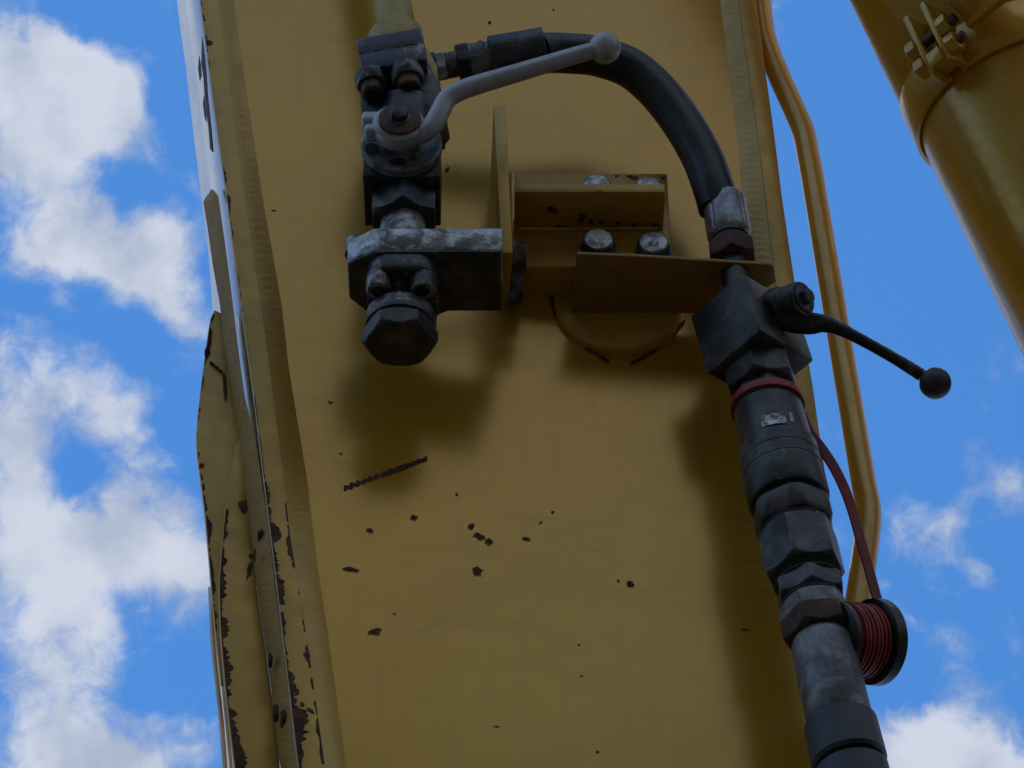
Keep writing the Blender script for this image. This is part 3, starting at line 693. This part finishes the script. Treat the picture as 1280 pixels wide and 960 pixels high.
# lower ferrule
dv = Vector((.235, -.70, .60))     # down along the hose end (camera axes), same lean as the right stack
e1_, eY, e2_ = Vector((-64, -63)), Vector((-16, 74)), Vector((67, -36))
R1v = Vector((e2_.x, eY.x, -e1_.x)).normalized(); R2v = Vector((e2_.y, eY.y, -e1_.y)); R2v = (R2v - R1v*R2v.dot(R1v)).normalized(); R3v = R1v.cross(R2v)
def rframe(px, py, z0): return Fr(B.hit(px, py, 'z', z0), *[camv((R1v[i], R2v[i], R3v[i])) for i in range(3)])
K = rframe(945, 412, 88); hl = 49
o_ = (K.x*hl + K.y*hl - K.z*hl)
K.o = W.hit(951, 412, 'z', ZH - o_.dot(W.z)) + o_*S
          # centre of the cube; x right-down, y up the stack, z up-right
FY = math.hypot(R1v[1], R2v[1])   # picture length of one unit along the stack
def ly(py): return -(py-412)/abs(R2v[1])
YC = V.at(905, 268, 'z', 0)
ho = W.hit(909, 277, 'z', ZH)
Hf = Fr(ho, K.x, (ho - K.w((0, hl, 0))).normalized(), K.z)
Hf.x = (Hf.x - Hf.y*Hf.x.dot(Hf.y)).normalized(); Hf.z = Hf.x.cross(Hf.y)
def nq(n_, d): return lambda th, t, r: r*(1 - d*max(0, math.cos(n_*th))**14)
bm = BM(); lathe(bm, Hf, 'y', (0, 0), [(38, 24), (37, 27), (34, 28.5), (-22, 28.5), (-27, 26.5), (-29, 24)], 96, shape=nq(8, .045)); obj('crimp_ferrule', bm, 'crimp', hs_)
bm = BM(); lathe(bm, Hf, 'y', (0, 0), [(-28, 25.5), (-34, 25.5)], 48); obj('seal_ring', bm, 'black2', hs_)
bm = BM(); lathe(bm, Hf, 'y', (0, 0), [(-33, 23), (-44, 26)], 48); hexnut(bm, Hf, 'y', (0, 0), -42, -70, 32, .35); obj('swivel_nut', bm, 'rustmetal', hs_)
dl = (ho - K.w((0, hl, 0))).length/S
bm = BM(); lathe(bm, Hf, 'y', (0, 0), [(-66, 18), (-dl-6, 18)], 48); obj('thread_end', bm, 'black2', hs_)

# ------------------------------------------------------------------ right ball valve
val2 = new_root('ball_valve', 'black cube ball valve with a black lever jutting into the sky on the right', 'valve', K.w((0, 0, 0)))
bm = BM(); box(bm, K, -hl, hl, -hl, hl, -hl+7, hl); obj('valve_body', bm, 'black2', val2, bevel=2.5)
bm = BM(); hexnut(bm, K, 'y', (0, 0), hl-1, hl+27, 31, .6, ch0=False); obj('hex_nut', bm, 'black2', val2)
A_ = frame(965, 388, 100)
hub0 = B.hit(968, 390, 'z', 110)
zd = camv(Vector((.72, .28, .64)).normalized()); xd = cu.cross(zd).normalized(); yd = zd.cross(xd)
hub0 = CAM + ray(985, 380)*((K.w((0, 0, hl)) - CAM).dot(ray(985, 380))) 
U = Fr(hub0, xd, yd, zd)
bm = BM(); lathe(bm, U, 'z', (0, 0), [(-22, 25), (-4, 25), (0, 22), (20, 22.5), (24, 21)], 56); hb2 = obj('stem_hub', bm, 'black', val2)
bm = BM(); lathe(bm, U, 'z', (0, 0), [(23, 17), (26, 16.5), (26.5, 13.5), (25, 13)], 44); obj('retaining_ring', bm, 'black2', hb2)
bm = BM(); lathe(bm, U, 'z', (0, 0), [(22, 14), (25.4, 13.8)], 44); obj('hub_washer', bm, 'grey', hb2)
bm = BM(); hexnut(bm, U, 'z', (0, 0), 24, 35, 10, .5, ch0=False, n=72); obj('hub_bolt', bm, 'boltdark', hb2)
lp = [(970,392,14),(990,400,15.5),(1012,404,14),(1030,404.5,11),(1047,410,9),(1064,418,7.6),(1090,432,7),(1120,449,7.2),(1152,469,8)]
dref = (U.w((0, 0, 12)) - CAM).dot(cf)
def atdep(px, py, dep): d = ray(px, py); return CAM + d*(dep/d.dot(cf))
pts = smooth([atdep(x, y, dref - i*.004) for i, (x, y, r_) in enumerate(lp)], 6); rs = [interp([(lp[i][2], i*6) for i in range(len(lp))], j) for j in range(len(pts))]
bm = BM(); rings = []
for i, p in enumerate(pts):        # forged flat lever: oval section
    t_ = (pts[min(i+1, len(pts)-1)] - pts[max(i-1, 0)]).normalized(); u1 = cf.cross(t_).normalized(); u2 = t_.cross(u1)
    fl = .45 if i < 14 else min(1, .45 + (i-14)*.06)
    rings.append([p + (u1*math.cos(2*math.pi*k/20)*rs[i] + u2*math.sin(2*math.pi*k/20)*rs[i]*fl)*S for k in range(20)])
loft(bm, rings); obj('lever_arm', bm, 'black', val2)
bm = BM(); sphere(bm, atdep(1169, 479, dref - .036), 19.5); obj('lever_ball', bm, 'hosewrap', val2)

# ------------------------------------------------------------------ coupling stack below the right valve
def T(u): return -hl - u           # u = units below the cube
cp = new_root('quick_coupling', 'stack of dark steel hex fittings and sleeve hanging under the right valve', 'coupling', K.w((0, T(60), 0)))
# follow the photographed centre line: the stack starts at the cube and leans with it
def stack_frame():
    p0 = K.w((0, -hl, 0)); 
    p1 = K.w((0, -hl-640, 0)); return K
tgt = CAM + ray(1060, 948)*((K.w((0, T(640), 0)) - CAM).length)
ydir = (K.w((0, -hl+10, 0)) - tgt).normalized()
Q = Fr(K.w((0, -hl, 0)), K.x, ydir, K.z); Q.x = (Q.x - Q.y*Q.x.dot(Q.y)).normalized(); Q.z = Q.x.cross(Q.y)
def part(name, prof, mat, n=64, shape=None, par=None, bevel=0):
    bm = BM(); lathe(bm, Q, 'y', (0, 0), [(-t, r_) for t, r_ in prof], n, shape=shape); return obj(name, bm, mat, par or cp, bevel=bevel)
def hexp(name, u0, u1, r_, mat, rot=.35, par=None, ch0=True, ch1=True):
    bm = BM(); hexnut(bm, Q, 'y', (0, 0), -u0, -u1, r_, rot, ch0, ch1); return obj(name, bm, mat, par or cp)
hexp('hex_nut', -2, 38, 45, 'black2', .55)
hexp('hex_collar', 37, 56, 35, 'black2', .2)
cb = part('coupler_body', [(54, 36), (58, 40), (66, 41), (69, 41), (70, 39.5), (73, 39.5), (74, 41.5), (110, 43), (142, 44)], 'black2')
sl_ = part('locking_sleeve', [(140, 44), (142, 47.5), (160, 48), (161, 47.2), (163, 47.2), (164, 48.2), (178, 48.4), (179, 47.6), (181, 47.6), (182, 48.4), (218, 48.4), (223, 46), (224, 40)], 'dark_crimp')
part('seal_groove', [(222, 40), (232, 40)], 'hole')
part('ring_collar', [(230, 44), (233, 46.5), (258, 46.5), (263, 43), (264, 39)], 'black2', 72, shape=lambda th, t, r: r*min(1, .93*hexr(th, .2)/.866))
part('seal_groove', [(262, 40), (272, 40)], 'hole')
hexp('hex_nut', 270, 336, 47, 'black2', .62)
part('flat_notch', [(284, 46.5), (286, 46.9), (288, 46.5)], 'black2', 72, shape=lambda th, t, r: r*hexr(th, .62)*1.005)
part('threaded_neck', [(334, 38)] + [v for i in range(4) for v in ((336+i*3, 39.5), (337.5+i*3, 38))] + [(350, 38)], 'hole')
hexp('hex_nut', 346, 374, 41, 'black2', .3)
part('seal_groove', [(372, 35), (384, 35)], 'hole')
hexp('hex_nut', 380, 402, 41, 'grey', .75, ch1=False)
hexp('hex_nut', 402, 430, 42.5, 'rustmetal', .75, ch0=False)
part('crimp_ferrule', [(428, 30), (434, 33), (440, 35.5), (540, 36.5), (546, 34)], 'grey', 96, shape=nq(8, .02))
# torn label and ring mark on the coupler body
def wrap_patch(name, th0, th1, t0, t1, r0, mat, par, nth=8, jagged=False):
    bm = BM(); rr_ = []
    for i in range(nth+1):
        th = th0 + (th1-th0)*i/nth; ja = random.uniform(-1.5, 1.5) if jagged else 0
        rr_.append([Q.w((r_*math.cos(th), -t_, r_*math.sin(th))) for r_, t_ in ((r0-.4, t0+ja), (r0+.5, t0+ja), (r0+1.1, t1), (r0+.2, t1))])
    loft(bm, rr_); return obj(name, bm, mat, par)
def thq(px, py, r_):               # angle on the stack surface for a picture point
    best = None
    for i in range(360):
        th = R(i)
        nrm = Q.dirw((math.cos(th), 0, math.sin(th)))
        if nrm.dot(-cf) < .1: continue
        for t_ in range(50, 140, 3):
            v = Q.w((r_*math.cos(th), -t_, r_*math.sin(th))) - CAM
            dd = (v.dot(cr)/v.dot(cf)/k1 + 640 - px)**2 + (480 - v.dot(cu)/v.dot(cf)/k1 - py)**2
            if best is None or dd < best[0]: best = (dd, th, t_)
    return best[1:]
ta, t0_ = thq(953, 531, 42); tb_, _ = thq(983, 531, 42)
wrap_patch('torn_label', ta, tb_, t0_-10, t0_+7, 43.6, 'sticker', cb, 10, True)
wrap_patch('label_strip', ta+(tb_-ta)*.25, tb_, t0_+1, t0_+8, 44.3, 'bolt', cb, 10, True)
tc_, t1_ = thq(986, 518, 42); td_, _ = thq(989, 518, 42)
wrap_patch('label_edge', tc_, td_, t1_-3, t1_+12, 43.4, 'bolt', cb, 2)

h2 = new_root('hydraulic_hose', 'blue-black hose with stepped cover hanging below the grey ferrule at bottom right', 'hose', Q.w((0, -560, 0)))
def bandp(u0, u1, r_): 
    bm = BM(); lathe(bm, Q, 'y', (0, 0), [(-u0, r_-4), (-(u0+4), r_), (-(u1-4), r_+1), (-u1, r_-2)], 56); obj('cover_band', bm, 'hosewrap', h2)
bm = BM(); lathe(bm, Q, 'y', (0, 0), [(-544, 34), (-1300, 34)], 48); obj('hose_core', bm, 'rubber', h2)
u = 549
for i in range(12): bandp(u, u+58, 40.5); u += 62

# ------------------------------------------------------------------ red-strapped dust plug
dp = new_root('dust_plug', 'red ribbed dust plug with black rim hanging by a red strap beside the hose', 'plug', atdep(1090, 800, 3.0))
qd = (Q.w((0, -80, 0)) - CAM).dot(cf)
zq = (Q.w((0, -80, 0)) - B.o).dot(B.z)/S
bm = BM(); rings = []
for i in range(49):                # strap loop round the coupler
    th = 2*math.pi*i/48; tilt = 58 + 3*math.sin(th)
    rings.append([Q.w((r_*math.cos(th), -(tilt+dy), r_*math.sin(th))) for r_, dy in ((41.5, 0), (45, 0), (45.5, 5), (45, 10), (41.5, 10))])
loft(bm, rings, cap=False); obj('strap_loop', bm, 'red', dp, angle=50)
lp = [(1002,518),(1012,541),(1028,562),(1043,585),(1056,612),(1066,640),(1077,680),(1087,715),(1097,752),(1101,775)]
pts = smooth([B.hit(x, y, 'z', zq + min(i, 3)*3) for i, (x, y) in enumerate(lp)], 6)
bm = BM(); rings = []
for i, p in enumerate(pts):
    t_ = (pts[min(i+1, len(pts)-1)] - pts[max(i-1, 0)]).normalized(); u1 = cf.cross(t_).normalized(); u2 = t_.cross(u1)
    wd = 6.4 - 1.0*i/len(pts)
    rings.append([p + (u1*a*wd + u2*b*2.6)*S for a, b in ((-1, -.6), (-.8, -1), (.8, -1), (1, -.6), (1, .6), (.8, 1), (-.8, 1), (-1, .6))])
loft(bm, rings); obj('strap', bm, 'red', dp)
zd = camv(Vector((.80, -.10, -.52)).normalized()); xd = cu.cross(zd).normalized(); yd = zd.cross(xd)
G = Fr(B.hit(1088, 802, 'z', zq), xd, yd, zd)
bm = BM(); lathe(bm, G, 'z', (0, 0), [(-2, 44), (0, 49), (13, 49.5), (16, 46)], 64); obj('rim', bm, 'rubber', dp)
prof = [(-46, 38)]
for i in range(7):
    z_ = -42 + i*5.6; rb_ = 42.5 + random.uniform(-.9, .9); prof += [(z_, 39), (z_+1.2, rb_), (z_+3.6+random.uniform(-.5, .5), rb_), (z_+4.8, 39)]
prof += [(-3, 40), (-1, 40)]
bm = BM(); lathe(bm, G, 'z', (0, 0), prof, 64); obj('ribbed_plug', bm, 'red', dp, angle=50)
bm = BM(); lathe(bm, G, 'z', (0, 0), [(-56, 40), (-54, 43), (-48, 43), (-46, 38)], 64); obj('inner_flange', bm, 'rubber', dp)
